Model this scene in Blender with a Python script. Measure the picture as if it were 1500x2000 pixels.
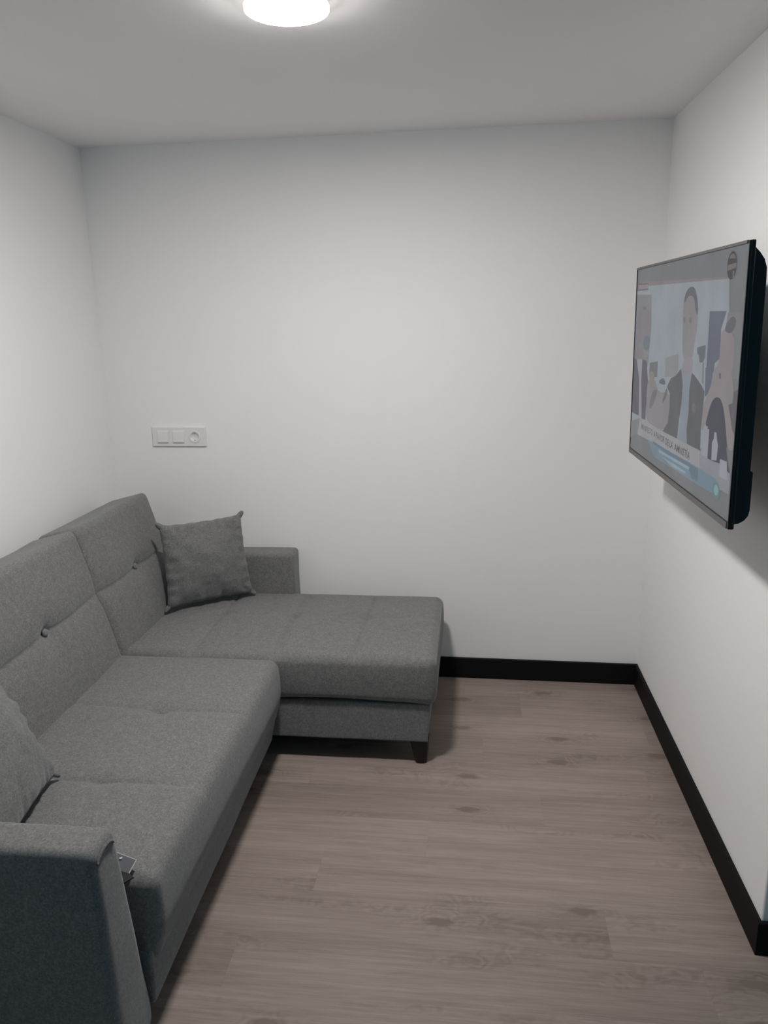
import bpy, bmesh, math, random
from mathutils import Vector, Matrix, noise

for o in list(bpy.data.objects):
    bpy.data.objects.remove(o)
C = bpy.context.scene.collection
random.seed(4)
T = math.tan

# ------------------------------------------------------------------ camera
CAM_Z = 1.6430
PITCH, YAW, ROLL = -0.249087, -0.118149, -0.0195355
FPX = 1507.49
cp, sp = math.cos(PITCH), math.sin(PITCH)
cy, sy = math.cos(YAW), math.sin(YAW)
F = Vector((sy*cp, cy*cp, sp)); R0 = Vector((cy, -sy, 0)); U0 = R0.cross(F)
cr, sr = math.cos(ROLL), math.sin(ROLL)
RR = R0*cr + U0*sr; UU = U0*cr - R0*sr
cam_d = bpy.data.cameras.new('camera'); cam = bpy.data.objects.new('camera', cam_d); C.objects.link(cam)
m = Matrix((RR, UU, -F)).transposed().to_4x4(); m.translation = Vector((0, 0, CAM_Z))
cam.matrix_world = m
cam_d.sensor_fit = 'VERTICAL'; cam_d.sensor_height = 24.0; cam_d.lens = FPX/2000*24.0
cam_d.clip_start = 0.05; cam_d.clip_end = 50
bpy.context.scene.camera = cam

# ------------------------------------------------------------------ world, exposure
LAMP_STRENGTH = 284.0
LAMP_COLOR = (1.0, 0.962, 0.93)
RIM = 0.028                             # the frosted rim passes a little of the light sideways
WORLD_COLOR = (0.18, 0.70, 1.0)
WORLD_STRENGTH = 0.15
w = bpy.data.worlds.new('world'); bpy.context.scene.world = w; w.use_nodes = True
bg = w.node_tree.nodes['Background']; bg.inputs[0].default_value = (*WORLD_COLOR, 1); bg.inputs[1].default_value = WORLD_STRENGTH
vs = bpy.context.scene.view_settings
vs.view_transform = 'Standard'; vs.look = 'None'; vs.exposure = 0.0; vs.gamma = 1.0; vs.use_curve_mapping = False

# ------------------------------------------------------------------ materials
def lin(c):
    c = c/255.0
    return c/12.92 if c <= .04045 else ((c+.055)/1.055)**2.4
def srgb(r, g, b): return (lin(r), lin(g), lin(b), 1.0)

class NT:
    def __init__(s, name):
        s.m = bpy.data.materials.new(name); s.m.use_nodes = True
        s.t = s.m.node_tree; s.b = s.t.nodes['Principled BSDF']
    def n(s, typ, **kw):
        nd = s.t.nodes.new(typ)
        for k, v in kw.items():
            if k.startswith('i_'):
                key = k[2:]
                key = int(key) if key.isdigit() else key.replace('_', ' ')
                nd.inputs[key].default_value = v
            else: setattr(nd, k, v)
        return nd
    def l(s, a, b): s.t.links.new(a, b)
    def ramp(s, fac, stops):
        r = s.n('ShaderNodeValToRGB'); e = r.color_ramp.elements
        e[0].position, e[0].color = stops[0]; e[1].position, e[1].color = stops[1]
        for p, c in stops[2:]:
            x = e.new(p); x.color = c
        s.l(fac, r.inputs[0]); return r.outputs[0]
    def math(s, op, a, b=None, c=None):
        nd = s.n('ShaderNodeMath', operation=op)
        for i, v in enumerate((a, b, c)):
            if v is None: continue
            if isinstance(v, (int, float)): nd.inputs[i].default_value = v
            else: s.l(v, nd.inputs[i])
        return nd.outputs[0]

def plain(name, col, rough=.5, spec=.5, metal=0.0, bump=None):
    k = NT(name); k.b.inputs['Base Color'].default_value = col
    k.b.inputs['Roughness'].default_value = rough; k.b.inputs['Specular IOR Level'].default_value = spec
    k.b.inputs['Metallic'].default_value = metal
    tc = k.n('ShaderNodeTexCoord')
    nz = k.n('ShaderNodeTexNoise', i_Scale=(bump or (60, 0))[0], i_Detail=4.0)
    k.l(tc.outputs['Object'], nz.inputs['Vector'])
    bp = k.n('ShaderNodeBump', i_Strength=(bump or (0, .02))[1], i_Distance=.002)
    k.l(nz.outputs['Fac'], bp.inputs['Height']); k.l(bp.outputs[0], k.b.inputs['Normal'])
    return k.m

def wall_material(name, col):
    k = NT(name); k.b.inputs['Roughness'].default_value = .85; k.b.inputs['Specular IOR Level'].default_value = .2
    tc = k.n('ShaderNodeTexCoord')
    a = k.n('ShaderNodeTexNoise', i_Scale=1.3, i_Detail=3.0); k.l(tc.outputs['Object'], a.inputs['Vector'])
    c2 = tuple(x*.985 for x in col[:3])+(1,)
    k.l(k.ramp(a.outputs['Fac'], [(.3, c2), (.7, col)]), k.b.inputs['Base Color'])
    f = k.n('ShaderNodeTexNoise', i_Scale=220.0, i_Detail=2.0); k.l(tc.outputs['Object'], f.inputs['Vector'])
    bp = k.n('ShaderNodeBump', i_Strength=.05, i_Distance=.001)
    k.l(f.outputs['Fac'], bp.inputs['Height']); k.l(bp.outputs[0], k.b.inputs['Normal'])
    return k.m

def fabric_material(name, dark, mid, light):
    k = NT(name); k.b.inputs['Roughness'].default_value = .95; k.b.inputs['Specular IOR Level'].default_value = .12
    k.b.inputs['Sheen Weight'].default_value = .25; k.b.inputs['Sheen Roughness'].default_value = .5
    k.b.inputs['Sheen Tint'].default_value = (.8, .85, .9, 1)
    tc = k.n('ShaderNodeTexCoord')
    def fibre(sc, d):
        mp = k.n('ShaderNodeMapping'); mp.inputs['Scale'].default_value = sc
        k.l(tc.outputs['Object'], mp.inputs['Vector'])
        n = k.n('ShaderNodeTexNoise', i_Scale=1.0, i_Detail=d, i_Roughness=.6); k.l(mp.outputs[0], n.inputs['Vector']); return n.outputs['Fac']
    a = fibre((520, 170, 170), 3.0); b = fibre((170, 520, 170), 3.0); c = fibre((170, 170, 520), 3.0)
    s = k.math('ADD', k.math('ADD', a, b), c)
    s = k.math('DIVIDE', s, 3.0)
    big = fibre((55, 55, 55), 3.0)
    s2 = k.math('ADD', k.math('MULTIPLY', s, .84), k.math('MULTIPLY', big, .16))
    k.l(k.ramp(s2, [(.40, dark), (.60, light), (.5, mid)]), k.b.inputs['Base Color'])
    bp = k.n('ShaderNodeBump', i_Strength=.35, i_Distance=.0012)
    k.l(s, bp.inputs['Height']); k.l(bp.outputs[0], k.b.inputs['Normal'])
    return k.m

def floor_material():
    k = NT('grey_brown_oak_vinyl'); k.b.inputs['Specular IOR Level'].default_value = .35
    tc = k.n('ShaderNodeTexCoord'); sep = k.n('ShaderNodeSeparateXYZ'); k.l(tc.outputs['Object'], sep.inputs[0])
    X, Y = sep.outputs[0], sep.outputs[1]
    PW, PL = .178, 1.22
    row = k.math('FLOOR', k.math('DIVIDE', k.math('ADD', Y, .063), PW))
    wn = k.n('ShaderNodeTexWhiteNoise', noise_dimensions='1D'); k.l(row, wn.inputs['W'])
    xs = k.math('ADD', X, k.math('MULTIPLY', wn.outputs['Value'], PL))
    col = k.math('FLOOR', k.math('DIVIDE', xs, PL))
    pid = k.math('ADD', k.math('MULTIPLY', row, 7.31), k.math('MULTIPLY', col, 3.77))
    wid = k.n('ShaderNodeTexWhiteNoise', noise_dimensions='1D'); k.l(pid, wid.inputs['W'])
    def vec(x, y, z):
        c = k.n('ShaderNodeCombineXYZ')
        for i, v in enumerate((x, y, z)):
            if isinstance(v, (int, float)): c.inputs[i].default_value = v
            else: k.l(v, c.inputs[i])
        return c.outputs[0]
    pz = k.math('MULTIPLY', wid.outputs['Value'], 40.0)
    # knots: sparse points that bend the grain round them
    kv = vec(k.math('MULTIPLY', X, 2.6), k.math('MULTIPLY', Y, 7.0), pz)
    vo = k.n('ShaderNodeTexVoronoi', voronoi_dimensions='2D', feature='F1', i_Scale=1.0, i_Randomness=1.0); k.l(kv, vo.inputs['Vector'])
    kd = vo.outputs['Distance']
    sepc = k.n('ShaderNodeSeparateColor'); k.l(vo.outputs['Color'], sepc.inputs[0])
    has = k.math('GREATER_THAN', sepc.outputs[0], .72)
    mr = k.n('ShaderNodeMapRange', interpolation_type='SMOOTHSTEP'); k.l(kd, mr.inputs['Value'])
    mr.inputs['From Min'].default_value = 0; mr.inputs['From Max'].default_value = .5
    mr.inputs['To Min'].default_value = 1; mr.inputs['To Max'].default_value = 0
    halo = k.math('MULTIPLY', mr.outputs[0], has)
    n1 = k.n('ShaderNodeTexNoise', i_Scale=1.0, i_Detail=3.0, i_Roughness=.5)
    k.l(vec(k.math('MULTIPLY', X, 6.0), k.math('MULTIPLY', Y, 9.0), pz), n1.inputs['Vector'])
    # cathedral rings
    ph = k.math('ADD', k.math('MULTIPLY', n1.outputs['Fac'], 70.0), k.math('MULTIPLY', halo, 16.0))
    rings = k.math('MULTIPLY', k.math('ADD', k.math('SINE', ph), 1.0), .5)
    n0 = k.n('ShaderNodeTexNoise', i_Scale=1.0, i_Detail=2.0)
    k.l(vec(k.math('MULTIPLY', X, 1.8), k.math('MULTIPLY', Y, 8.0), k.math('ADD', pz, 9.0)), n0.inputs['Vector'])
    mk = k.n('ShaderNodeMapRange', interpolation_type='SMOOTHSTEP'); k.l(n0.outputs['Fac'], mk.inputs['Value'])
    mk.inputs['From Min'].default_value = .54; mk.inputs['From Max'].default_value = .68
    ringm = k.math('MULTIPLY', rings, k.math('MAXIMUM', mk.outputs[0], k.math('MULTIPLY', halo, .9)))
    # long fine streaks
    n2 = k.n('ShaderNodeTexNoise', i_Scale=1.0, i_Detail=6.0, i_Roughness=.62)
    k.l(vec(k.math('MULTIPLY', X, 3.2), k.math('MULTIPLY', Y, 75.0), pz), n2.inputs['Vector'])
    n3 = k.n('ShaderNodeTexNoise', i_Scale=1.0, i_Detail=3.0)
    k.l(vec(k.math('MULTIPLY', X, .9), k.math('MULTIPLY', Y, 11.0), pz), n3.inputs['Vector'])
    n4 = k.n('ShaderNodeTexNoise', i_Scale=1.0, i_Detail=2.0)
    k.l(vec(k.math('MULTIPLY', X, 14.0), k.math('MULTIPLY', Y, 260.0), pz), n4.inputs['Vector'])
    v = k.math('ADD', k.math('MULTIPLY', n2.outputs['Fac'], .38), k.math('MULTIPLY', n3.outputs['Fac'], .30))
    v = k.math('ADD', v, k.math('MULTIPLY', n4.outputs['Fac'], .20))
    v = k.math('ADD', v, k.math('MULTIPLY', wid.outputs['Value'], .05))
    v = k.math('SUBTRACT', v, k.math('MULTIPLY', ringm, .10))
    core = k.n('ShaderNodeMapRange', interpolation_type='SMOOTHSTEP'); k.l(kd, core.inputs['Value'])
    core.inputs['From Min'].default_value = .03; core.inputs['From Max'].default_value = .15
    core.inputs['To Min'].default_value = 1; core.inputs['To Max'].default_value = 0
    v = k.math('SUBTRACT', v, k.math('MULTIPLY', k.math('MULTIPLY', core.outputs[0], has), .22))
    # plank edges
    fy = k.math('FRACT', k.math('DIVIDE', k.math('ADD', Y, .063), PW))
    ey = k.math('MINIMUM', fy, k.math('SUBTRACT', 1.0, fy))
    fx = k.math('FRACT', k.math('DIVIDE', xs, PL)); ex = k.math('MINIMUM', fx, k.math('SUBTRACT', 1.0, fx))
    edge = k.math('MAXIMUM', k.math('LESS_THAN', ey, .0045), k.math('LESS_THAN', ex, .0007))
    v = k.math('SUBTRACT', v, k.math('MULTIPLY', edge, .035))
    cr_ = k.ramp(v, [(.28, FLOOR_D), (.62, FLOOR_L), (.45, FLOOR_M)])
    hs = k.n('ShaderNodeHueSaturation'); k.l(cr_, hs.inputs['Color'])
    k.l(k.math('ADD', k.math('MULTIPLY', wid.outputs['Value'], .06), .97), hs.inputs['Value'])
    k.l(hs.outputs[0], k.b.inputs['Base Color'])
    k.l(k.math('ADD', k.math('MULTIPLY', n2.outputs['Fac'], .25), .42), k.b.inputs['Roughness'])
    bp = k.n('ShaderNodeBump', i_Strength=.18, i_Distance=.0012); k.l(v, bp.inputs['Height']); k.l(bp.outputs[0], k.b.inputs['Normal'])
    return k.m
FLOOR_D = srgb(122, 109, 101); FLOOR_M = srgb(147, 133, 125); FLOOR_L = srgb(166, 152, 144)

M_wall = wall_material('white_wall_paint', (.925, .915, .91, 1))
M_ceil = wall_material('white_ceiling_paint', (.94, .925, .92, 1))
M_floor = floor_material()
M_skirt = plain('black_skirting', (.007, .007, .0075, 1), .6, .15)
M_fab = fabric_material('grey_melange_fabric', srgb(99, 99, 99), srgb(118, 117, 116), srgb(138, 137, 135))
M_fab_base = fabric_material('grey_melange_fabric_base', srgb(102, 102, 103), srgb(120, 119, 119), srgb(138, 137, 136))
M_pillow = fabric_material('grey_pillow_fabric', srgb(96, 97, 96), srgb(116, 116, 115), srgb(136, 135, 134))
M_leg = plain('black_plastic', (.008, .008, .009, 1), .4, .4)
M_black = plain('black_tv_plastic', (.007, .007, .008, 1), .38, .45)
M_bezel = plain('dark_grey_brushed_bezel', (.12, .115, .112, 1), .4, .5, .2, (300, .05))
M_white = plain('white_plastic', (.82, .79, .79, 1), .35, .4)
M_dark = plain('socket_hole', (.02, .02, .02, 1), .6)
M_metal = plain('brass_contact', (.5, .45, .35, 1), .3, .5, 1.0)
M_tag = plain('dark_grey_card', (.10, .105, .12, 1), .6)
M_tagw = plain('white_card_edge', (.5, .5, .48, 1), .7)
M_thread = plain('black_thread', (.01, .01, .01, 1), .8)

k = NT('opal_diffuser'); k.b.inputs['Base Color'].default_value = (.9, .9, .9, 1)
k.b.inputs['Emission Color'].default_value = (*LAMP_COLOR, 1); k.b.inputs['Emission Strength'].default_value = LAMP_STRENGTH
M_lamp = k.m
k = NT('frosted_rim'); k.b.inputs['Base Color'].default_value = (.85, .85, .85, 1)
k.b.inputs['Emission Color'].default_value = (*LAMP_COLOR, 1); k.b.inputs['Emission Strength'].default_value = LAMP_STRENGTH*RIM
M_rim = k.m

k = NT('tv_picture')
at = k.n('ShaderNodeAttribute', attribute_name='pix')
k.b.inputs['Base Color'].default_value = (.004, .004, .004, 1); k.b.inputs['Roughness'].default_value = .4
k.b.inputs['Specular IOR Level'].default_value = .08
tc = k.n('ShaderNodeTexCoord'); nz = k.n('ShaderNodeTexNoise', i_Scale=9.0, i_Detail=5.0); k.l(tc.outputs['Object'], nz.inputs['Vector'])
mx = k.n('ShaderNodeVectorMath', operation='SCALE'); k.l(at.outputs['Color'], mx.inputs[0])
k.l(k.math('ADD', k.math('MULTIPLY', nz.outputs['Fac'], .34), .83), mx.inputs['Scale'])
k.l(mx.outputs[0], k.b.inputs['Emission Color']); k.b.inputs['Emission Strength'].default_value = 1.0
M_screen = k.m

# ------------------------------------------------------------------ mesh helpers
def link(name, me, mat, parent=None, smooth=True):
    o = bpy.data.objects.new(name, me); C.objects.link(o)
    if mat:
        for mm in (mat if isinstance(mat, (list, tuple)) else [mat]): me.materials.append(mm)
    if smooth:
        for p in me.polygons: p.use_smooth = True
    if parent: o.parent = parent
    return o
def mesh(name, vs_, fs, mat, parent=None, smooth=False, recalc=True):
    me = bpy.data.meshes.new(name); me.from_pydata([tuple(v) for v in vs_], [], fs); me.update()
    if recalc:
        bm = bmesh.new(); bm.from_mesh(me); bmesh.ops.recalc_face_normals(bm, faces=bm.faces); bm.to_mesh(me); bm.free()
    return link(name, me, mat, parent, smooth)
def empty(name, loc, label, cat, group=None):
    o = bpy.data.objects.new(name, None); C.objects.link(o); o.location = loc; o.empty_display_size = .1
    o['label'] = label; o['category'] = cat
    if group: o['group'] = group
    return o
def struct(o): o['kind'] = 'structure'; return o
def prism(name, pts, z0, z1, mat, parent=None):
    n = len(pts); v = [(x, y, z0) for x, y in pts]+[(x, y, z1) for x, y in pts]
    f = [tuple(range(n))[::-1], tuple(range(n, 2*n))]+[(i, (i+1) % n, (i+1) % n+n, i+n) for i in range(n)]
    return mesh(name, v, f, mat, parent)

def ticks(h, r, step):
    """sample positions on [-h,h]; denser inside the rounded ends"""
    n = 5; out = []
    for i in range(n+1):
        a = (math.pi/4)*i/n
        out.append(-h + r*(1-math.tan(a)) if False else -h + r*(i/n))
    k_ = max(1, int(round((2*h-2*r)/step)))
    out = out + [-h+r+(2*h-2*r)*i/k_ for i in range(1, k_)] + [-x for x in reversed(out)]
    res = []
    for x in out:
        if not res or x-res[-1] > 1e-6: res.append(x)
    return res
def soft_box(name, x0, x1, y0, y1, z0, z1, r, step, mat, parent=None, fn=None):
    """a rounded block; fn(x,y,z,nx,ny,nz) -> new position, sculpts it (seams, tufts, puff, taper)"""
    c = Vector(((x0+x1)/2, (y0+y1)/2, (z0+z1)/2)); h = Vector(((x1-x0)/2, (y1-y0)/2, (z1-z0)/2))
    r = min(r, h.x*.98, h.y*.98, h.z*.98)
    tk = [ticks(h[i], r, step) for i in range(3)]
    idx = {}; V = []; Fc = []
    def vid(p):
        key = (round(p[0], 6), round(p[1], 6), round(p[2], 6))
        if key in idx: return idx[key]
        qv = Vector([max(-(h[i]-r), min(h[i]-r, p[i])) for i in range(3)])
        d = Vector(p)-qv
        nn = d.normalized() if d.length > 1e-9 else Vector((0, 0, 1))
        o = qv+nn*r if d.length > 1e-9 else Vector(p)
        o = o+c
        if fn:
            o = Vector(fn(o.x, o.y, o.z, nn.x, nn.y, nn.z))
        idx[key] = len(V); V.append(o); return idx[key]
    for ax in range(3):
        a, b = (ax+1) % 3, (ax+2) % 3
        for s in (-1, 1):
            for i in range(len(tk[a])-1):
                for j in range(len(tk[b])-1):
                    qd = []
                    for (ii, jj) in ((i, j), (i+1, j), (i+1, j+1), (i, j+1)):
                        p = [0, 0, 0]; p[ax] = s*h[ax]; p[a] = tk[a][ii]; p[b] = tk[b][jj]
                        qd.append(vid(p))
                    Fc.append(tuple(qd if s > 0 else qd[::-1]))
    return mesh(name, V, Fc, mat, parent, True, True)
def lathe(name, prof, mat, parent=None, n=48, loc=(0, 0, 0), axis='z'):
    V = []; Fc = []
    for (r, z) in prof:
        for i in range(n):
            a = 2*math.pi*i/n
            V.append((r*math.cos(a), r*math.sin(a), z))
    for j in range(len(prof)-1):
        for i in range(n):
            Fc.append((j*n+i, j*n+(i+1) % n, (j+1)*n+(i+1) % n, (j+1)*n+i))
    Fc.append(tuple(range(n))[::-1]); Fc.append(tuple((len(prof)-1)*n+i for i in range(n)))
    if axis == 'y': V = [(x, -z, y) for x, y, z in V]      # lathe axis points to -y
    V = [(x+loc[0], y+loc[1], z+loc[2]) for x, y, z in V]
    return mesh(name, V, Fc, mat, parent, True)
def edge_split(o, ang=35):
    me = o.data
    for p in me.polygons: p.use_smooth = True
    bm = bmesh.new(); bm.from_mesh(me)
    for e in bm.edges:
        if len(e.link_faces) == 2 and e.calc_face_angle(0) > math.radians(ang): e.smooth = False
    bm.to_mesh(me); bm.free(); return o

# ------------------------------------------------------------------ the room
CEIL = 2.35
D, BA = 3.325951, -0.0175826          # back wall: y = D + tan(BA) x
XR, RA = 0.744681, -0.0081969         # right wall: x = XR + tan(RA)(y-D)
XL, LA = -1.659446, -0.0093874        # left wall
BB, TH = .0988, .012                  # skirting height, thickness
Y_END, Y_REAR, X_FAR = 1.782, -1.0, 2.3
def rx(y, i=0): return XR-i+T(RA)*(y-D)
def lx(y, i=0): return XL+i+T(LA)*(y-D)
def by(x, i=0): return D-i+T(BA)*x
def cr_(i=0):
    x = (XR-i-T(RA)*i)/(1-T(BA)*T(RA)); return (x, by(x, i))
def cl_(i=0):
    x = (XL+i-T(LA)*i)/(1-T(BA)*T(LA)); return (x, by(x, i))
WT = .12
fl = mesh('floor', [(lx(Y_REAR)-WT, Y_REAR, 0), (X_FAR, Y_REAR, 0), (X_FAR, 3.5, 0), (lx(3.5)-WT, 3.5, 0),
                    (lx(Y_REAR)-WT, Y_REAR, -.05), (X_FAR, Y_REAR, -.05), (X_FAR, 3.5, -.05), (lx(3.5)-WT, 3.5, -.05)],
          [(0, 1, 2, 3), (7, 6, 5, 4), (0, 4, 5, 1), (1, 5, 6, 2), (2, 6, 7, 3), (3, 7, 4, 0)], M_floor)
struct(fl)
ce = prism('ceiling', [(lx(Y_REAR)-WT, Y_REAR), (X_FAR, Y_REAR), (X_FAR, 3.5), (lx(3.5)-WT, 3.5)], CEIL, CEIL+.1, M_ceil); struct(ce)
a, b = cl_(), cr_()
struct(prism('wall_back', [a, b, (b[0]+WT, b[1]), (b[0]+WT, b[1]+WT), (a[0]-WT, a[1]+WT), (a[0]-WT, a[1])], 0, CEIL, M_wall))
struct(prism('wall_left', [(lx(Y_REAR), Y_REAR), a, (a[0]-WT, a[1]), (lx(Y_REAR)-WT, Y_REAR)], 0, CEIL, M_wall))
# right wall: a stub that ends in an outer corner, its arris slightly eased
rad = .006
e = (rx(Y_END), Y_END)
arc = [(e[0]+rad-rad*math.cos(t), e[1]+rad-rad*math.sin(t)) for t in [math.pi/2*i/6 for i in range(7)]]
wr = prism('wall_right', [b]+arc+[(b[0]+WT, Y_END), (b[0]+WT, b[1])], 0, CEIL, M_wall); struct(wr)
struct(prism('wall_front', [(b[0]+WT+.0005, Y_END), (X_FAR, Y_END), (X_FAR, Y_END+WT), (b[0]+WT+.0005, Y_END+WT)], 0, CEIL, M_wall))

def skirting(name, inner, outer):
    """inner: line on the room side, outer: line on the wall; small eased top edge"""
    V = []; Fc = []
    n = len(inner); ch = .0022
    for (ix, iy), (ox, oy) in zip(inner, outer):
        fx, fy = ix+(ox-ix)*.2, iy+(oy-iy)*.2
        V += [(ix, iy, .0005), (ix, iy, BB-ch), (fx, fy, BB), (ox, oy, BB), (ox, oy, .0005)]
    for i in range(n-1):
        for j in range(5):
            j2 = (j+1) % 5
            Fc.append((i*5+j, i*5+j2, (i+1)*5+j2, (i+1)*5+j))
    Fc.append((0, 1, 2, 3, 4)); Fc.append(tuple((n-1)*5+i for i in range(5))[::-1])
    return struct(mesh(name, V, Fc, M_skirt))
g = .0006
ci, cO = cr_(TH), cr_(g); li, lO = cl_(TH), cl_(g)
skirting('baseboard_back', [li, (ci[0]-.0003, ci[1])], [lO, (cO[0]-.0003, cO[1])])
skirting('baseboard_right', [(ci[0], ci[1]-.0003), (rx(Y_END, TH), Y_END-TH)], [(cO[0], cO[1]-.0003), (rx(Y_END, g), Y_END-g)])
skirting('baseboard_corner', [(rx(Y_END, TH)+.0004, Y_END-TH), (X_FAR, Y_END-TH)], [(rx(Y_END, g)+.0004, Y_END-g), (X_FAR, Y_END-g)])
skirting('baseboard_left', [(lx(Y_REAR, TH), Y_REAR), (li[0], li[1]-.0003)], [(lx(Y_REAR, g), Y_REAR), (lO[0], lO[1]-.0003)])

# ------------------------------------------------------------------ ceiling light
LX, LY, LR = -.431, 1.945, .097
lamp = empty('ceiling_light', (LX, LY, CEIL), 'round white LED ceiling light, glowing, fixed flat to the ceiling', 'ceiling light')
lathe('housing', [(LR*.95, -.0005), (LR*.97, -.006), (LR*.985, -.020)], M_white, lamp, 64)
lathe('rim', [(LR*.985, -.0198), (LR*.997, -.0215), (LR, -.027), (LR-.0006, -.0305)], M_rim, lamp, 64)
df = lathe('diffuser', [(LR-.0006, -.0305), (LR-.003, -.0325), (LR-.012, -.0345), (.03, -.0355)], M_lamp, lamp, 64)

# ------------------------------------------------------------------ corner sofa
SX = -1.62                             # rear of the sofa
def G(d, s): return math.exp(-(d/s)**2)
def sstep(a, b, x):
    t = max(0, min(1, (x-a)/(b-a))); return t*t*(3-2*t)
SEAT_Y0, SEAT_Y1 = 1.395, 2.556
CH_Y0, CH_Y1 = 2.566, 3.235
sofa = empty('corner_sofa', (-1.0, 2.2, 0), 'grey fabric corner sofa with a chaise, in the corner by the left wall', 'sofa')
def S_(o):
    o.parent = sofa; o.matrix_parent_inverse = Matrix.Translation((1.0, -2.2, 0)); return o
def wob(x, y, z, s=3.0, a=.002):
    return noise.noise(Vector((x*s, y*s, z*s)))*a

def seat_fn(x, y, z, nx, ny, nz):
    up = max(0, nz)
    u = (x+1.0)/.32; v = (y-(SEAT_Y0+SEAT_Y1)/2)/.58
    px = max(0, 1-u*u); py = max(0, 1-v*v)
    dz = up*(.010*min(1, px)*min(1, py*2) + wob(x, y, 0, 4, .003))
    fade = .35+.65*G(x+.98, .22)
    s1 = 2.150+.010*math.sin((x+.7)*7); s2 = 1.748
    for s in (s1, s2):
        dz -= up*fade*(.0060*G(y-s, .0065)+.006*G(y-s, .035))
    dz -= up*(.013*G(math.hypot(x+.985, (y-2.14)), .035)+.006*G(math.hypot(x+.99, y-1.748), .03))
    # piping seam along the front and the far end
    sag = 0; fx = max(0, nx); bulge = .010*fx*(1-((z-.33)/.12)**2)
    if nx > .3 and z < .30: sag = -.012*sstep(.30, .19, z)
    return (x+bulge+sag, y, z+dz)
S_(soft_box('seat_cushion', -1.40, -.705, SEAT_Y0, SEAT_Y1, .175, .432, .034, .0052, M_fab, None, seat_fn))

def chaise_fn(x, y, z, nx, ny, nz):
    up = max(0, nz)
    u = (x+.7)/.6; v = (y-(CH_Y0+CH_Y1)/2)/.33
    dz = up*(.012*max(0, 1-v*v)*min(1, 3*max(0, 1-u*u))+wob(x, y, 7, 4, .003))
    for s in (-1.04, -.728, -.425):
        dz -= up*sstep(3.23, 3.15, y)*(.0060*G(x-s-.012*(y-2.9), .0065)+.006*G(x-s-.012*(y-2.9), .035))
    dz -= up*.0035*G(y-2.94, .025)
    for s in (-1.04, -.73, -.43):
        dz -= up*.010*G(math.hypot(x-s, y-2.945), .03)
    bx = max(0, nx)*.007*(1-((z-.345)/.1)**2)
    bym = -max(0, -ny)*(.010*(1-((z-.345)/.1)**2)+wob(x, 0, z, 5, .004))
    if ny < -.3 and z > .40: dz -= .002*math.sin(x*16)
    # lower edge waves a little over the base
    lo = sstep(.30, .255, z)*(.004*math.sin(x*11+1)-.010*sstep(-.25, -.13, x))*(1 if z < .31 else 0)
    return (x+bx, y+bym, z+dz+lo)
S_(soft_box('chaise_cushion', -1.40, -.130, CH_Y0, CH_Y1, .258, .436, .030, .0052, M_fab, None, chaise_fn))

def tap(x, y, z, nx, ny, nz):
    return (x-(.010 if x > -.5 else 0)*sstep(.25, .09, z), y+wob(x, 3, z, 6, .002), z)
S_(soft_box('chaise_base', -1.56, -.148, CH_Y0+.012, CH_Y1+.02, .095, .250, .008, .03, M_fab_base, None, tap))
def tap2(x, y, z, nx, ny, nz):
    return (x-((.022-.020*(2.5-y)/1.1)*sstep(.22, .09, z) if x > -1 else 0)+wob(3, y, z, 5, .003), y, z)
S_(soft_box('seat_base', -1.56, -.722, 1.389, SEAT_Y1-.004, .093, .240, .010, .03, M_fab_base, None, tap2))
S_(soft_box('back_frame', SX, -1.50, 1.36, 3.19, .10, .80, .02, .06, M_fab, None, None))

def arm_fn(sgn, yo, yi_top, yi_bot):
    def fn(x, y, z, nx, ny, nz):
        t = max(0, min(1, (.615-z)/.5))
        yi = yi_top+(yi_bot-yi_top)*t
        s = (y-yo)/(yi_top-yo)
        return (x+wob(0, y, z, 6, .003)+(.012*t if sgn > 0 and x > -1 else 0), yo+(yi-yo)*s+wob(x, 5, z, 5, .003), z+.003*math.sin((x+1.2)*3)*max(0, nz))
    return fn
A0 = S_(soft_box('armrest', SX, -.738, 1.232, 1.332, .060, .618, .020, .02, M_fab, None, arm_fn(1, 1.232, 1.332, 1.386)))
A1 = S_(soft_box('armrest', SX, -.790, 3.205, 3.322, .095, .622, .018, .02, M_fab, None, arm_fn(-1, 3.322, 3.205, 3.19)))
# sewn pleat on the near armrest corner
V = []; n = 14
for i in range(n+1):
    t = i/n; y = 1.243+.070*t; zc = .592+.018*math.sin(t*math.pi)**.5*.9
    V += [(-.7385, y, zc-.004), (-.7335, y, zc-.0005), (-.7375, y, zc+.0035)]
Fc = []
for i in range(n):
    for j in range(2): Fc.append((i*3+j, i*3+j+1, i*3+j+4, i*3+j+3))
pl = mesh('seam_pleat', V, Fc, M_fab, None, True); pl.parent = A0

def back_fn(y0, y1, btn):
    def fn(x, y, z, nx, ny, nz):
        a = (x+1.60)/.30; b = (z-.385)/.52             # 0..1 rear->front, bottom->top
        xf = -1.290-.128*b - .012*b*b
        xx = -1.60+a*(xf+1.60)
        top = .915-(1-a)*.045
        zz = .385+b*(top-.385)
        front = max(0, nx); v = (y-(y0+y1)/2)/((y1-y0)/2)
        puff = front*(.020*min(1, 1.6*max(0, 1-v*v))*max(0, 1-((b-.45)/.62)**2))
        seam = front*(.007*G(zz-.668, .007)+.010*G(zz-.668, .04))
        tf = sum(front*(.014*G(math.hypot(zz-.668, (y-c)), .022)+.012*G(math.hypot(zz-.668, y-c), .06)) for c in btn)
        yy = y+wob(x, 0, z, 5, .004)
        # ends lean in towards the crown
        if abs(v) > .8: yy -= (.003 if v > 0 else -.003)*sstep(.75, 1.0, b)
        return (xx+puff-seam-tf+front*wob(x, y, z, 5, .004), yy, zz+max(0, nz)*wob(0, y, 3, 4, .006))
    return fn
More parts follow.
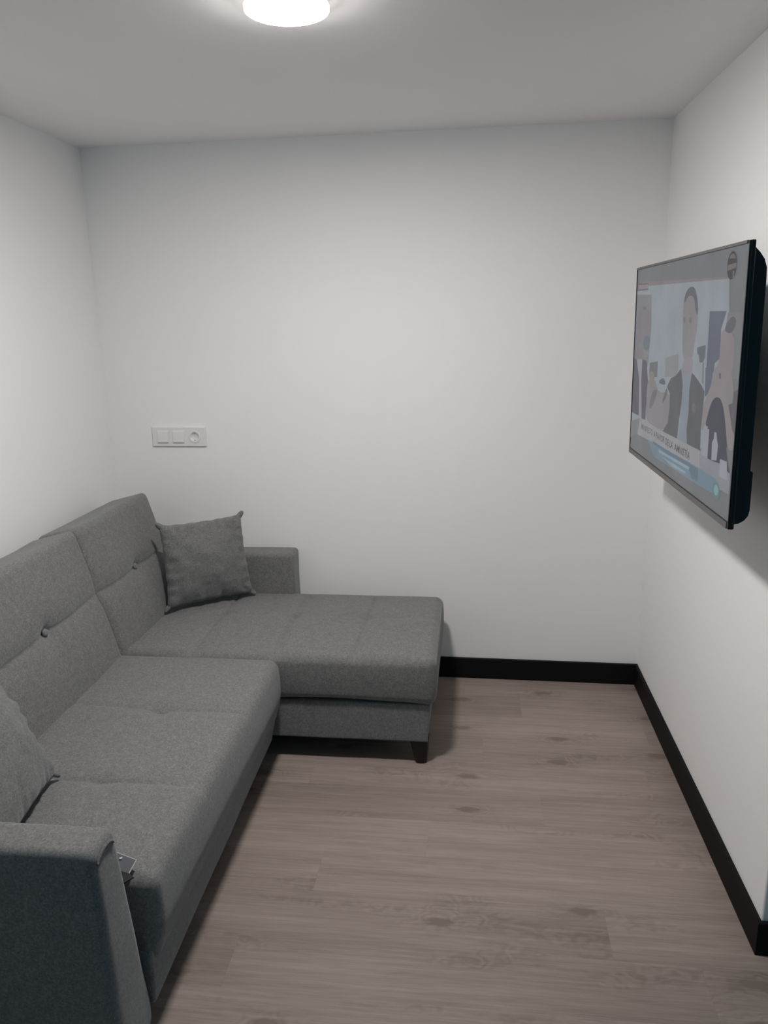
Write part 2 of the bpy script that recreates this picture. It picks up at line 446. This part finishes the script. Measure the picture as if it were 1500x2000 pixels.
def button(y, parent):
    b = lathe('button', [(.0125, -.004), (.0135, .000), (.0115, .004), (.007, .0065), (.001, .0075)], M_fab_base, None, 24)
    b.parent = parent
    nrm = Vector((1, 0, .26)).normalized()
    b.rotation_mode = 'QUATERNION'; b.rotation_quaternion = Vector((0, 0, 1)).rotation_difference(nrm)
    b.location = (-1.372, y, .669)
    return b
bc = S_(soft_box('back_cushion', -1.60, -1.30, 1.39, 2.552, .385, .905, .028, .0056, M_fab, None, back_fn(1.39, 2.552, (1.775, 2.185))))
for y in (1.775, 2.185): button(y, bc)
bc = S_(soft_box('back_cushion', -1.60, -1.30, 2.554, 3.183, .385, .905, .028, .0056, M_fab, None, back_fn(2.554, 3.183, (2.872,))))
button(2.872, bc)

def leg(x, y, dx, dy, h=.097):
    V = []; N = 16
    for (z, r, k_) in ((h, .037, 0), (h*.55, .031, .45), (.004, .0225, 1), (.0007, .020, 1)):
        for i in range(N):
            t = 2*math.pi*i/N
            c_, s_ = math.cos(t), math.sin(t); q_ = (abs(c_)**4+abs(s_)**4)**-.25
            V.append((x+dx*k_+r*c_*q_, y+dy*k_+r*s_*q_, z))
    Fc = [(j*N+i, j*N+(i+1) % N, (j+1)*N+(i+1) % N, (j+1)*N+i) for j in range(3) for i in range(N)]
    Fc += [tuple(range(N))[::-1], tuple(3*N+i for i in range(N))]
    return S_(edge_split(mesh('leg', V, Fc, M_leg, None, True), 50))
leg(-.192, 2.622, .006, -.012); leg(-.190, 3.20, .003, .010)
leg(-.81, 1.44, .006, -.008); leg(-1.5, 1.44, -.006, -.008); leg(-1.5, 3.14, -.006, .008); leg(-.85, 2.50, 0, 0)

# ------------------------------------------------------------------ throw pillows
def pillow(name, P00, P10, P11, P01, thick, label, seed, group=None, N=46):
    """corner points: bottom-left, bottom-right, top-right, top-left seen from its front"""
    P00, P10, P11, P01 = map(Vector, (P00, P10, P11, P01))
    nrm = (P10-P00).cross(P01-P00).normalized()
    V = []; Fc = []; idx = {}
    def pos(u, v, side):
        # concave outline, corners drawn out
        k_ = .045
        uu = u*(1-k_*(1-v*v)); vv = v*(1-k_*(1-u*u))
        s, t = (uu+1)/2, (vv+1)/2
        base = P00*(1-s)*(1-t)+P10*s*(1-t)+P11*s*t+P01*(1-s)*t
        prof = (max(0, (1-u**2))**.42)*(max(0, (1-v**2))**.42)
        prof = prof*(.72+.28*(1-u*u)*(1-v*v))
        rim = 1-min(1-abs(u), 1-abs(v))
        # gathers that start on the rim
        ang = (u if abs(v) > abs(u) else v)
        gn = noise.noise(Vector((ang*5.5+seed*7, seed, (2 if abs(v) > abs(u) else 7))))
        wr_ = gn*.019*G(rim-.88, .14)*(1-.5*abs(ang)) + noise.noise(Vector((ang*13+seed*3, 1.5, side)))*.007*G(rim-.93, .08)
        cre = noise.noise(Vector((u*2.2+seed, v*2.2, side*3)))*.012*prof + noise.noise(Vector((u*6+seed, v*6, side*3+5)))*.004*prof
        edge = noise.noise(Vector((ang*6, seed*3, 2.2)))*.0035*G(rim-1, .1)
        cen = (P00+P10+P11+P01)/4
        return base+nrm*(side*(thick*prof+wr_*(1 if rim < .999 else 0)+cre))+(base-cen).normalized()*edge
    us = [-1+2*i/N for i in range(N+1)]
    us = [math.copysign(abs(x)**.8, x) for x in us]
    for side in (1, -1):
        for i, u in enumerate(us):
            for j, v in enumerate(us):
                onrim = i in (0, N) or j in (0, N)
                if side == -1 and onrim: idx[(side, i, j)] = idx[(1, i, j)]; continue
                idx[(side, i, j)] = len(V); V.append(pos(u, v, side))
        for i in range(N):
            for j in range(N):
                q_ = (idx[(side, i, j)], idx[(side, i+1, j)], idx[(side, i+1, j+1)], idx[(side, i, j+1)])
                Fc.append(q_ if side == 1 else q_[::-1])
    # the small folded ears at the corners
    cen = (P00+P10+P11+P01)/4
    for P in (P00, P10, P11, P01):
        d = (P-cen).normalized(); t_ = nrm.cross(d)
        b0 = len(V); base = P-d*.016
        for (al, wd, hh) in ((0, .013, .006), (.014, .012, .006), (.026, .009, .005), (.032, .004, .003)):
            for (a_, b_) in ((-1, 0), (0, 1), (1, 0), (0, -1)):
                V.append(base+d*al+t_*wd*a_+nrm*hh*b_)
        for r_ in range(3):
            for i in range(4): Fc.append((b0+r_*4+i, b0+r_*4+(i+1) % 4, b0+(r_+1)*4+(i+1) % 4, b0+(r_+1)*4+i))
        Fc.append(tuple(b0+12+i for i in range(4)))
    o = mesh(name, V, Fc, M_pillow, None, True)
    o['label'] = label; o['category'] = 'pillow'
    if group: o['group'] = group
    return o
pillow('throw_pillow', (-1.272, 2.925, .462), (-.970, 3.158, .458), (-1.012, 3.185, .812), (-1.300, 2.975, .812), .072,
       'square grey throw pillow standing in the corner of the sofa against the far armrest', 2)
pillow('throw_pillow', (-1.062, 1.400, .460), (-1.116, 1.738, .456), (-1.335, 1.80, .775), (-1.30, 1.42, .79), .070,
       'grey throw pillow cut off by the left edge, leaning beside the near armrest', 5)

# ------------------------------------------------------------------ card tag
tag = empty('card_tag', (-.77, 1.42, .44), 'small dark grey card tag poking out beside the near armrest on the seat', 'tag')
def quad_plate(name, pts, th, mat, parent, off=Vector((0, 0, 0))):
    pts = [Vector(p)+off for p in pts]; nn = (pts[1]-pts[0]).cross(pts[-1]-pts[0]).normalized()
    n_ = len(pts); V = pts+[p+nn*th for p in pts]
    V = [v-Vector(parent.location) for v in V]
    Fc = [tuple(range(n_))[::-1], tuple(range(n_, 2*n_))]+[(i, (i+1) % n_, (i+1) % n_+n_, i+n_) for i in range(n_)]
    return mesh(name, V, Fc, mat, parent)
T0, T1, T2, T3 = (-.815, 1.455, .4530), (-.750, 1.428, .4570), (-.758, 1.379, .4390), (-.815, 1.400, .4365)
quad_plate('backing', [T0, T1, T2, T3], .0012, M_tagw, tag)
def ins(p, c_, k_): return tuple(c_[i]+(p[i]-c_[i])*k_ for i in range(3))
cc = tuple(sum(p[i] for p in (T0, T1, T2, T3))/4 for i in range(3))
nn = (Vector(T1)-Vector(T0)).cross(Vector(T3)-Vector(T0)).normalized()
upn = nn if nn.z > 0 else -nn
quad_plate('card', [ins(p, cc, .93) for p in (T0, T1, T2, T3)], .0008, M_tag, tag, upn*.0014)
ey = Vector(T0)*.62+Vector(T1)*.38; ey = ey+(Vector(T3)-Vector(T0))*.2+upn*.0026-Vector(tag.location)
lathe('eyelet', [(.0035, 0), (.004, .0006), (.003, .001)], M_tagw, tag, 16, tuple(ey))
# strap below the card
quad_plate('strap', [(-.780, 1.400, .450), (-.752, 1.391, .450), (-.739, 1.384, .4475), (-.752, 1.366, .4475), (-.775, 1.366, .449)], .003, M_thread, tag)

# ------------------------------------------------------------------ switches and socket
px0, px1, pz0, pz1 = -1.4505, -1.198, 1.0855, 1.1735
pcx, pcz = (px0+px1)/2, (pz0+pz1)/2
sw = empty('switch_plate', (pcx, by(pcx)-.0004, pcz), 'white triple wall plate with two switches and a socket on the back wall', 'switch')
sw.rotation_euler = (0, 0, BA)
W3, H3 = (px1-px0)/2, (pz1-pz0)/2
U3 = .0735
def plate_frame():
    xs = U3+.001-.034; xc = U3+.001; N = 48; yf = -.0095; yb = 0.0; c = .0018
    V = []; Fc = []
    def on_rect(t):                                   # point of the right-hand cell's outline seen from the hole's middle
        dx, dz = math.cos(t), math.sin(t)
        k_ = min([((W3-c) - xc)/dx if dx > 1e-9 else 1e9, (xs-xc)/dx if dx < -1e-9 else 1e9, (H3-c)/abs(dz) if abs(dz) > 1e-9 else 1e9])
        return xc+dx*k_, dz*k_
    ts = sorted([2*math.pi*i/N for i in range(N)]+[math.atan2(sz_*(H3-c), sx_-xc) % (2*math.pi) for sx_ in (W3-c, xs) for sz_ in (1, -1)])
    n_ = len(ts)
    for t in ts:
        ox, oz = on_rect(t); ix, iz = xc+.0286*math.cos(t), .0286*math.sin(t)
        V += [(ox, yf, oz), (ix, yf, iz), (ix, yb, iz)]
    for i in range(n_):
        j = (i+1) % n_
        Fc += [(3*i, 3*j, 3*j+1, 3*i+1), (3*i+1, 3*j+1, 3*j+2, 3*i+2)]
    b = len(V)
    V += [(-W3+c, yf, -H3+c), (xs, yf, -H3+c), (xs, yf, H3-c), (-W3+c, yf, H3-c)]
    Fc.append((b, b+1, b+2, b+3))
    b = len(V)
    V += [(-W3+c, yf, -H3+c), (W3-c, yf, -H3+c), (W3-c, yf, H3-c), (-W3+c, yf, H3-c),
          (-W3, yf+c, -H3), (W3, yf+c, -H3), (W3, yf+c, H3), (-W3, yf+c, H3),
          (-W3, yb, -H3), (W3, yb, -H3), (W3, yb, H3), (-W3, yb, H3)]
    for i in range(4):
        j = (i+1) % 4
        Fc += [(b+i, b+j, b+4+j, b+4+i), (b+4+i, b+4+j, b+8+j, b+8+i)]
    return mesh('frame', V, Fc, M_white, sw, False, False)
plate_frame()
for i in (-1, 0):
    x = i*U3-.001
    soft_box('switch_insert', x-.0285, x+.0285, -.0112, -.004, -.0285, .0285, .0012, .02, M_white, sw)
    rk = soft_box('rocker', x-.0255, x+.0255, -.0155, -.009, -.0255, .0255, .002, .02, M_white, sw,
                  lambda X_, Y_, Z_, a_, b_, c_: (X_, Y_-(.0035*(-Z_/.0255)*.5 if Y_ < -.012 else 0), Z_))
x = U3+.001
soc = lathe('socket', [(.0285, .007), (.0285, .0105), (.0275, .0112), (.0205, .0112), (.0195, .0105), (.0190, .0008), (.001, .0005)], M_white, sw, 40, (x, 0, 0), 'y')
for dx in (-.0095, .0095): lathe('contact_hole', [(.0028, .0), (.0028, .0006), (.0010, .0008)], M_dark, soc, 12, (x+dx, -.0018, 0), 'y').matrix_parent_inverse = Matrix()
for dz in (-.0165, .0165): soft_box('earth_clip', x-.0025, x+.0025, -.0095, -.002, dz-.002, dz+.002, .0006, .01, M_metal, soc)
soft_box('screw', x-.003, x+.003, -.0035, -.0018, -.003, .003, .0005, .01, M_metal, soc)

# ------------------------------------------------------------------ television
TVC = Vector((0.58432, 2.37343, 1.46352)); TYAW, TTILT = 0.0227078, 0.0153277
nrm = Vector((-math.cos(TYAW)*math.cos(TTILT), -math.sin(TYAW)*math.cos(TTILT), -math.sin(TTILT)))
hv = Vector((math.sin(TYAW), -math.cos(TYAW), 0)); vv = hv.cross(nrm); vv = vv if vv.z > 0 else -vv
tv = empty('television', TVC, 'black flat screen television on the right wall, showing a news programme', 'television')
# local frame: +x = screen normal, y = width towards the camera, z = up
rot = Matrix((nrm, hv, vv)).transposed().to_4x4(); rot.translation = TVC; tv.matrix_world = rot
HW, HT, HB = .5395, .3240, -.3260
SW, ST, SB = .5345, .3165, -.3090
soft_box('panel', -.0105, .0, -HW, HW, HB, HT, .003, .1, M_black, tv)
# front bezel ring
def ring(name, o_, i_, x0, x1, mat, parent):
    V = [(x_, y, z) for x_ in (x0, x1) for (y, z) in o_+i_]; n_ = 4
    Fc = []
    for i in range(4):
        j = (i+1) % 4
        Fc += [(8+i, 8+j, 12+j, 12+i), (i, j, 8+j, 8+i), (4+i, 12+i, 12+j, 4+j), (i, 4+i, 4+j, j)]
    return mesh(name, V, Fc, mat, parent)
q4 = lambda w_, t_, b_: [(-w_, b_), (w_, b_), (w_, t_), (-w_, t_)]
ring('bezel', q4(HW-.001, HT-.001, HB+.001), q4(SW, ST, SB), -.001, .0035, M_black, tv)
bz = mesh('lower_trim', [(x_, y, z) for x_ in (.0004, .0046) for (y, z) in ((-HW+.001, HB), (HW-.012, HB), (HW-.012, SB-.0015), (-HW+.001, SB-.0015))],
          [(3, 2, 1, 0), (4, 5, 6, 7), (0, 1, 5, 4), (1, 2, 6, 5), (2, 3, 7, 6), (3, 0, 4, 7)], M_bezel, tv)
bz = mesh('upper_trim', [(x_, y, z) for x_ in (.0004, .0046) for (y, z) in ((-HW+.001, ST+.001), (HW-.014, ST+.001), (HW-.014, HT), (-HW+.001, HT))],
          [(3, 2, 1, 0), (4, 5, 6, 7), (0, 1, 5, 4), (1, 2, 6, 5), (2, 3, 7, 6), (3, 0, 4, 7)], M_bezel, tv)
# rear housing: chamfered at the top, rounded at the bottom (profile in local x,z)
prof = [(-.009, .313), (-.016, .313), (-.030, .298), (-.040, .284), (-.046, .266), (-.047, .240), (-.047, -.190), (-.053, -.195), (-.053, -.285), (-.050, -.300), (-.042, -.311), (-.030, -.318), (-.009, -.322)]
V = []; N_ = len(prof)
for y in (-HW+.012, .512):
    V += [(a_, y, b_) for a_, b_ in prof]
Fc = [(i, (i+1) % N_, (i+1) % N_+N_, i+N_) for i in range(N_)]+[tuple(range(N_))[::-1], tuple(range(N_, 2*N_))]
edge_split(mesh('rear_housing', V, Fc, M_black, tv, True), 30)
# wall bracket: arm from housing to wall plate
wall_off = -(rx(TVC.y)-TVC.x)+.0006
soft_box('wall_bracket', wall_off+.012, wall_off+.026, -.15, .15, -.12, .12, .003, .1, M_leg, tv)
for y in (-.13, .13): soft_box('bracket_arm', wall_off+.020, -.046, y-.02, y+.02, -.16, .16, .003, .1, M_leg, tv)

# picture on the screen: flat shapes shown by the display
SCREEN = [
    ((113, 117, 121), [(-.54, .32), (.54, .32), (.54, -.31), (-.54, -.31)]),
    ((134, 144, 152), [(-0.365, 0.259), (0.415, 0.249), (0.467, -0.003), (0.288, -0.177), (-0.331, -0.188), (-0.567, -0.212), (-0.539, -0.096), (-0.534, 0.244)]),
    ((122, 124, 128), [(-0.538, 0.234), (-0.324, 0.229), (-0.305, 0.138), (-0.323, 0.005), (-0.342, -0.01), (-0.545, -0.023)]),
    ((130, 118, 122), [(-0.516, 0.275), (0.404, 0.253), (0.405, 0.248), (-0.358, 0.258)]),
    ((98, 104, 122), [(0.288, 0.175), (0.414, 0.175), (0.384, 0.132), (0.389, 0.063), (0.354, 0.05), (0.348, 0.011), (0.292, 0.006)]),
    ((98, 104, 122), [(0.284, 0.035), (0.349, 0.039), (0.349, 0.01), (0.321, -0.027), (0.294, -0.04)]),
    ((98, 108, 116), [(0.203, 0.082), (0.275, 0.091), (0.275, 0.059), (0.258, 0.046), (0.231, 0.045), (0.224, 0.061), (0.206, 0.067)]),
    ((112, 120, 130), [(0.258, 0.046), (0.27, 0.047), (0.275, 0.005), (0.277, -0.01), (0.262, -0.004)]),
    ((128, 130, 134), [(-0.11, 0.037), (0.03, 0.057), (0.038, 0.016), (0.018, -0.009), (-0.103, -0.018)]),
    ((110, 112, 116), [(-0.301, 0.012), (-0.197, 0.023), (-0.197, -0.026), (-0.303, -0.034)]),
    ((124, 118, 128), [(-0.43, 0.188), (-0.319, 0.177), (-0.304, 0.131), (-0.319, 0.098), (-0.386, 0.089), (-0.449, 0.076), (-0.527, 0.05), (-0.516, 0.124), (-0.499, 0.164)]),
    ((108, 110, 114), [(-0.443, 0.194), (-0.384, 0.192), (-0.382, 0.182), (-0.435, 0.181)]),
    ((102, 114, 124), [(-0.393, 0.097), (-0.313, 0.097), (-0.315, 0.052), (-0.389, 0.048), (-0.411, 0.069)]),
    ((124, 118, 122), [(-0.541, 0.057), (-0.401, 0.047), (-0.383, 0.015), (-0.407, -0.014), (-0.545, -0.023)]),
    ((98, 94, 106), [(-0.546, 0.013), (-0.493, 0.013), (-0.442, -0.052), (-0.422, -0.178), (-0.547, -0.179)]),
    ((98, 94, 106), [(-0.407, 0.018), (-0.348, 0.016), (-0.31, -0.055), (-0.322, -0.138), (-0.325, -0.18), (-0.378, -0.182), (-0.414, -0.035)]),
    ((140, 138, 150), [(-0.493, 0.013), (-0.407, 0.018), (-0.409, -0.063), (-0.384, -0.182), (-0.422, -0.181), (-0.442, -0.052)]),
    ((130, 124, 130), [(-0.324, -0.042), (-0.216, -0.034), (-0.176, -0.075), (-0.039, -0.056), (-0.028, -0.128), (-0.058, -0.164), (-0.093, -0.182), (-0.184, -0.185), (-0.319, -0.182), (-0.319, -0.124)]),
    ((130, 126, 118), [(-0.307, -0.014), (-0.231, -0.013), (-0.231, -0.061), (-0.284, -0.071)]),
    ((112, 110, 114), [(-0.186, -0.078), (-0.239, -0.128), (-0.282, -0.137), (-0.276, -0.112), (-0.24, -0.072), (-0.188, -0.065)]),
    ((96, 104, 112), [(-0.117, -0.02), (-0.084, -0.041), (-0.142, -0.045), (-0.181, -0.039)]),
    ((104, 106, 110), [(-0.073, -0.047), (-0.06, -0.066), (-0.11, -0.102), (-0.121, -0.096), (-0.098, -0.068)]),
    ((128, 125, 130), [(0.051, 0.19), (0.058, 0.219), (0.103, 0.236), (0.145, 0.236), (0.178, 0.214), (0.191, 0.183), (0.196, 0.132), (0.177, 0.089), (0.169, 0.046), (0.074, 0.038), (0.059, 0.129)]),
    ((100, 102, 110), [(0.082, 0.233), (0.115, 0.241), (0.149, 0.237), (0.169, 0.22), (0.192, 0.188), (0.19, 0.161), (0.165, 0.181), (0.155, 0.207), (0.124, 0.218), (0.09, 0.214), (0.071, 0.201), (0.059, 0.197), (0.063, 0.219)]),
    ((118, 116, 118), [(0.111, 0.157), (0.14, 0.162), (0.14, 0.143), (0.123, 0.142)]),
    ((118, 116, 120), [(0.057, 0.161), (0.085, 0.157), (0.084, 0.142), (0.066, 0.142)]),
    ((132, 128, 138), [(0.073, 0.046), (0.171, 0.058), (0.175, 0.022), (0.169, -0.009), (0.081, -0.017)]),
    ((124, 134, 146), [(0.073, 0.012), (0.088, -0.021), (0.094, -0.067), (0.086, -0.126), (0.068, -0.183), (0.166, -0.184), (0.156, -0.145), (0.164, -0.093), (0.159, -0.032), (0.166, 0.008), (0.087, 0.007)]),
    ((96, 99, 102), [(0.067, 0.018), (0.079, 0.001), (0.093, -0.026), (0.092, -0.078), (0.077, -0.127), (0.068, -0.183), (-0.093, -0.184), (-0.042, -0.152), (-0.029, -0.104), (-0.038, -0.062), (-0.073, -0.047), (-0.034, -0.017), (0.017, -0.006)]),
    ((94, 98, 102), [(0.172, 0.013), (0.195, 0.009), (0.264, -0.013), (0.291, -0.026), (0.289, -0.062), (0.282, -0.127), (0.287, -0.181), (0.259, -0.185), (0.168, -0.184), (0.156, -0.145), (0.164, -0.093), (0.159, -0.032)]),
    ((114, 104, 106), [(0.196, -0.064), (0.221, -0.062), (0.226, -0.085), (0.206, -0.095), (0.188, -0.08)]),
    ((118, 120, 124), [(0.427, 0.171), (0.532, 0.171), (0.538, 0.067), (0.538, 0.026), (0.473, 0.021), (0.397, 0.07)]),
    ((100, 99, 106), [(0.457, 0.163), (0.476, 0.161), (0.487, 0.152), (0.478, 0.136), (0.456, 0.124), (0.425, 0.124), (0.413, 0.127), (0.415, 0.14), (0.431, 0.152)]),
    ((134, 125, 130), [(0.409, 0.135), (0.428, 0.124), (0.471, 0.126), (0.487, 0.095), (0.487, 0.053), (0.473, 0.021), (0.348, 0.011), (0.35, 0.034), (0.391, 0.052), (0.388, 0.097), (0.389, 0.124)]),
    ((134, 126, 130), [(0.346, 0.036), (0.464, 0.044), (0.497, 0.018), (0.505, -0.033), (0.479, -0.036), (0.502, -0.066), (0.526, -0.091), (0.534, -0.138), (0.491, -0.145), (0.453, -0.063), (0.432, -0.036), (0.415, -0.027), (0.377, -0.031), (0.351, -0.044), (0.327, -0.084), (0.302, -0.124), (0.282, -0.127), (0.289, -0.062), (0.316, -0.032), (0.347, 0.004)]),
    ((100, 97, 104), [(0.505, -0.005), (0.532, 0.003), (0.532, -0.044), (0.532, -0.104), (0.513, -0.093), (0.476, -0.039), (0.505, -0.032)]),
    ((82, 82, 94), [(0.377, -0.031), (0.41, -0.028), (0.429, -0.036), (0.453, -0.063), (0.472, -0.099), (0.496, -0.154), (0.352, -0.169), (0.355, -0.106), (0.313, -0.112), (0.332, -0.076), (0.352, -0.046)]),
    ((82, 82, 94), [(0.333, -0.088), (0.47, -0.114), (0.496, -0.166), (0.525, -0.202), (0.513, -0.212), (0.441, -0.184), (0.426, -0.187), (0.351, -0.189)]),
    ((104, 98, 100), [(0.394, 0.029), (0.409, 0.029), (0.409, 0.016), (0.4, 0.016)]),
    ((128, 132, 142), [(0.289, -0.18), (0.355, -0.19), (0.441, -0.185), (0.523, -0.195), (0.524, -0.244), (0.17, -0.258), (0.22, -0.217)]),
    ((138, 140, 152), [(0.311, -0.12), (0.351, -0.114), (0.351, -0.19), (0.295, -0.187)]),
    ((140, 142, 154), [(0.391, -0.116), (0.406, -0.114), (0.414, -0.13), (0.425, -0.144), (0.421, -0.182), (0.383, -0.187), (0.378, -0.144), (0.391, -0.131)]),
    ((140, 143, 154), [(0.446, -0.173), (0.495, -0.171), (0.505, -0.214), (0.448, -0.216)]),
    ((140, 141, 144), [(-0.399, -0.184), (-0.089, -0.185), (0.285, -0.18), (0.294, -0.225), (-0.426, -0.244)]),
    ((120, 122, 126), [(-0.567, -0.212), (-0.399, -0.184), (-0.426, -0.244), (-0.555, -0.271)]),
    ((104, 130, 146), [(-0.276, -0.239), (0.286, -0.227), (0.427, -0.228), (0.42, -0.266), (0.296, -0.272), (-0.184, -0.281)]),
    ((94, 116, 134), [(-0.221, -0.234), (0.286, -0.23), (0.285, -0.263), (0.23, -0.266), (0.208, -0.251), (-0.179, -0.24)]),
    ((128, 148, 162), [(-0.126, -0.248), (0.205, -0.24), (0.202, -0.249), (-0.124, -0.256)]),
    ((128, 148, 162), [(-0.085, -0.263), (0.087, -0.26), (0.17, -0.26), (0.167, -0.266), (0.024, -0.272)]),
]
verts, faces, cols = [], [], []
def add_poly(pts, col, lay):
    g_ = sum(col)/3; col = tuple(g_+(c_-g_)*.62-2 for c_ in col)
    i0 = len(verts)
    for (y, z) in pts:
        y = max(-SW, min(SW, y)); z = max(SB, min(ST, z))
        verts.append((.0008+lay*.00003, y, z))
    faces.append(tuple(range(i0, i0+len(pts)))); cols.append(tuple(max(.004, lin(x_)-.026) for x_ in col)+(1,))
def smooth_poly(pts, it=2):
    for _ in range(it):
        o = []
        for i in range(len(pts)):
            a_, b_ = pts[i], pts[(i+1) % len(pts)]
            o += [(a_[0]*.75+b_[0]*.25, a_[1]*.75+b_[1]*.25), (a_[0]*.25+b_[0]*.75, a_[1]*.25+b_[1]*.75)]
        pts = o
    return pts
for i, (c_, p_) in enumerate(SCREEN):
    add_poly(smooth_poly(p_) if i in (10, 11, 12, 17, 18, 19, 20, 21, 22, 23, 24, 25, 26, 30, 32, 33, 34, 36) and len(p_) > 3 else p_, c_, i)
L = len(SCREEN)
def ell(cy_, cz_, a_, b_, n_=32, t0=0, t1=2*math.pi):
    return [(cy_+a_*math.cos(t0+(t1-t0)*i/n_), cz_+b_*math.sin(t0+(t1-t0)*i/n_)) for i in range(n_)]
# round emblem, top right
add_poly(ell(.4315, .2765, .0325, .0315), (82, 80, 81), L)
add_poly(ell(.4315, .2765, .0265, .0262, 16, math.radians(32), math.radians(148)), (108, 106, 108), L+1)
add_poly([(.402, .279), (.461, .281), (.460, .270), (.402, .266)], (110, 108, 109), L+1)
add_poly([(.441, .264), (.449, .264), (.448, .250), (.441, .249)], (116, 116, 116), L+1)
# outlined tag, top left
add_poly([(-.5155, .270), (-.368, .267), (-.366, .245), (-.512, .247)], (112, 94, 100), L)
add_poly([(-.5125, .2665), (-.3715, .2635), (-.3695, .2485), (-.509, .2505)], (134, 124, 130), L+1)
# teal ring, bottom right
add_poly(ell(.4347, -.2535, .027, .0215), (92, 132, 134), L)
add_poly(ell(.4347, -.2535, .017, .0135), (118, 156, 156), L+1)
def add_text(txt, y0, y1, zb, zt, col, lay):
    cu = bpy.data.curves.new('t', 'FONT'); cu.body = txt; cu.offset = .012; cu.resolution_u = 2
    ob = bpy.data.objects.new('t', cu); C.objects.link(ob)
    dg = bpy.context.evaluated_depsgraph_get(); me = bpy.data.meshes.new_from_object(ob.evaluated_get(dg))
    xs = [v.co.x for v in me.vertices]; ys = [v.co.y for v in me.vertices]
    ax, bx_ = min(xs), max(xs); ay, by_ = 0.0, .70
    i0 = len(verts)
    for v in me.vertices:
        verts.append((.0008+lay*.00003, y0+(v.co.x-ax)/(bx_-ax)*(y1-y0), zb+(v.co.y-ay)/(by_-ay)*(zt-zb)))
    for p in me.polygons:
        faces.append(tuple(i0+i for i in p.vertices)); cols.append(tuple(max(.004, lin(x_)-.026) for x_ in col)+(1,))
    bpy.data.objects.remove(ob); bpy.data.curves.remove(cu); bpy.data.meshes.remove(me)
TXT = (88, 88, 92)
add_text('MANIFIESTO', -.371, -.213, -.2170, -.1975, (104, 103, 108), L)
add_text('A', -.196, -.178, -.2170, -.1975, TXT, L)
add_text('FAVOR', -.166, -.062, -.2180, -.1980, TXT, L)
add_text('DE', -.052, -.016, -.2190, -.1985, TXT, L)
add_text('LA', -.005, .031, -.2190, -.1985, TXT, L)
add_text('AMNIST\u00cdA', .047, .203, -.2200, -.1990, TXT, L)
me = bpy.data.meshes.new('screen'); me.from_pydata(verts, [], faces); me.update()
att = me.attributes.new('pix', 'FLOAT_COLOR', 'CORNER')
for p, c_ in zip(me.polygons, cols):
    for li_ in p.loop_indices: att.data[li_].color = c_
link('screen', me, M_screen, tv, False)
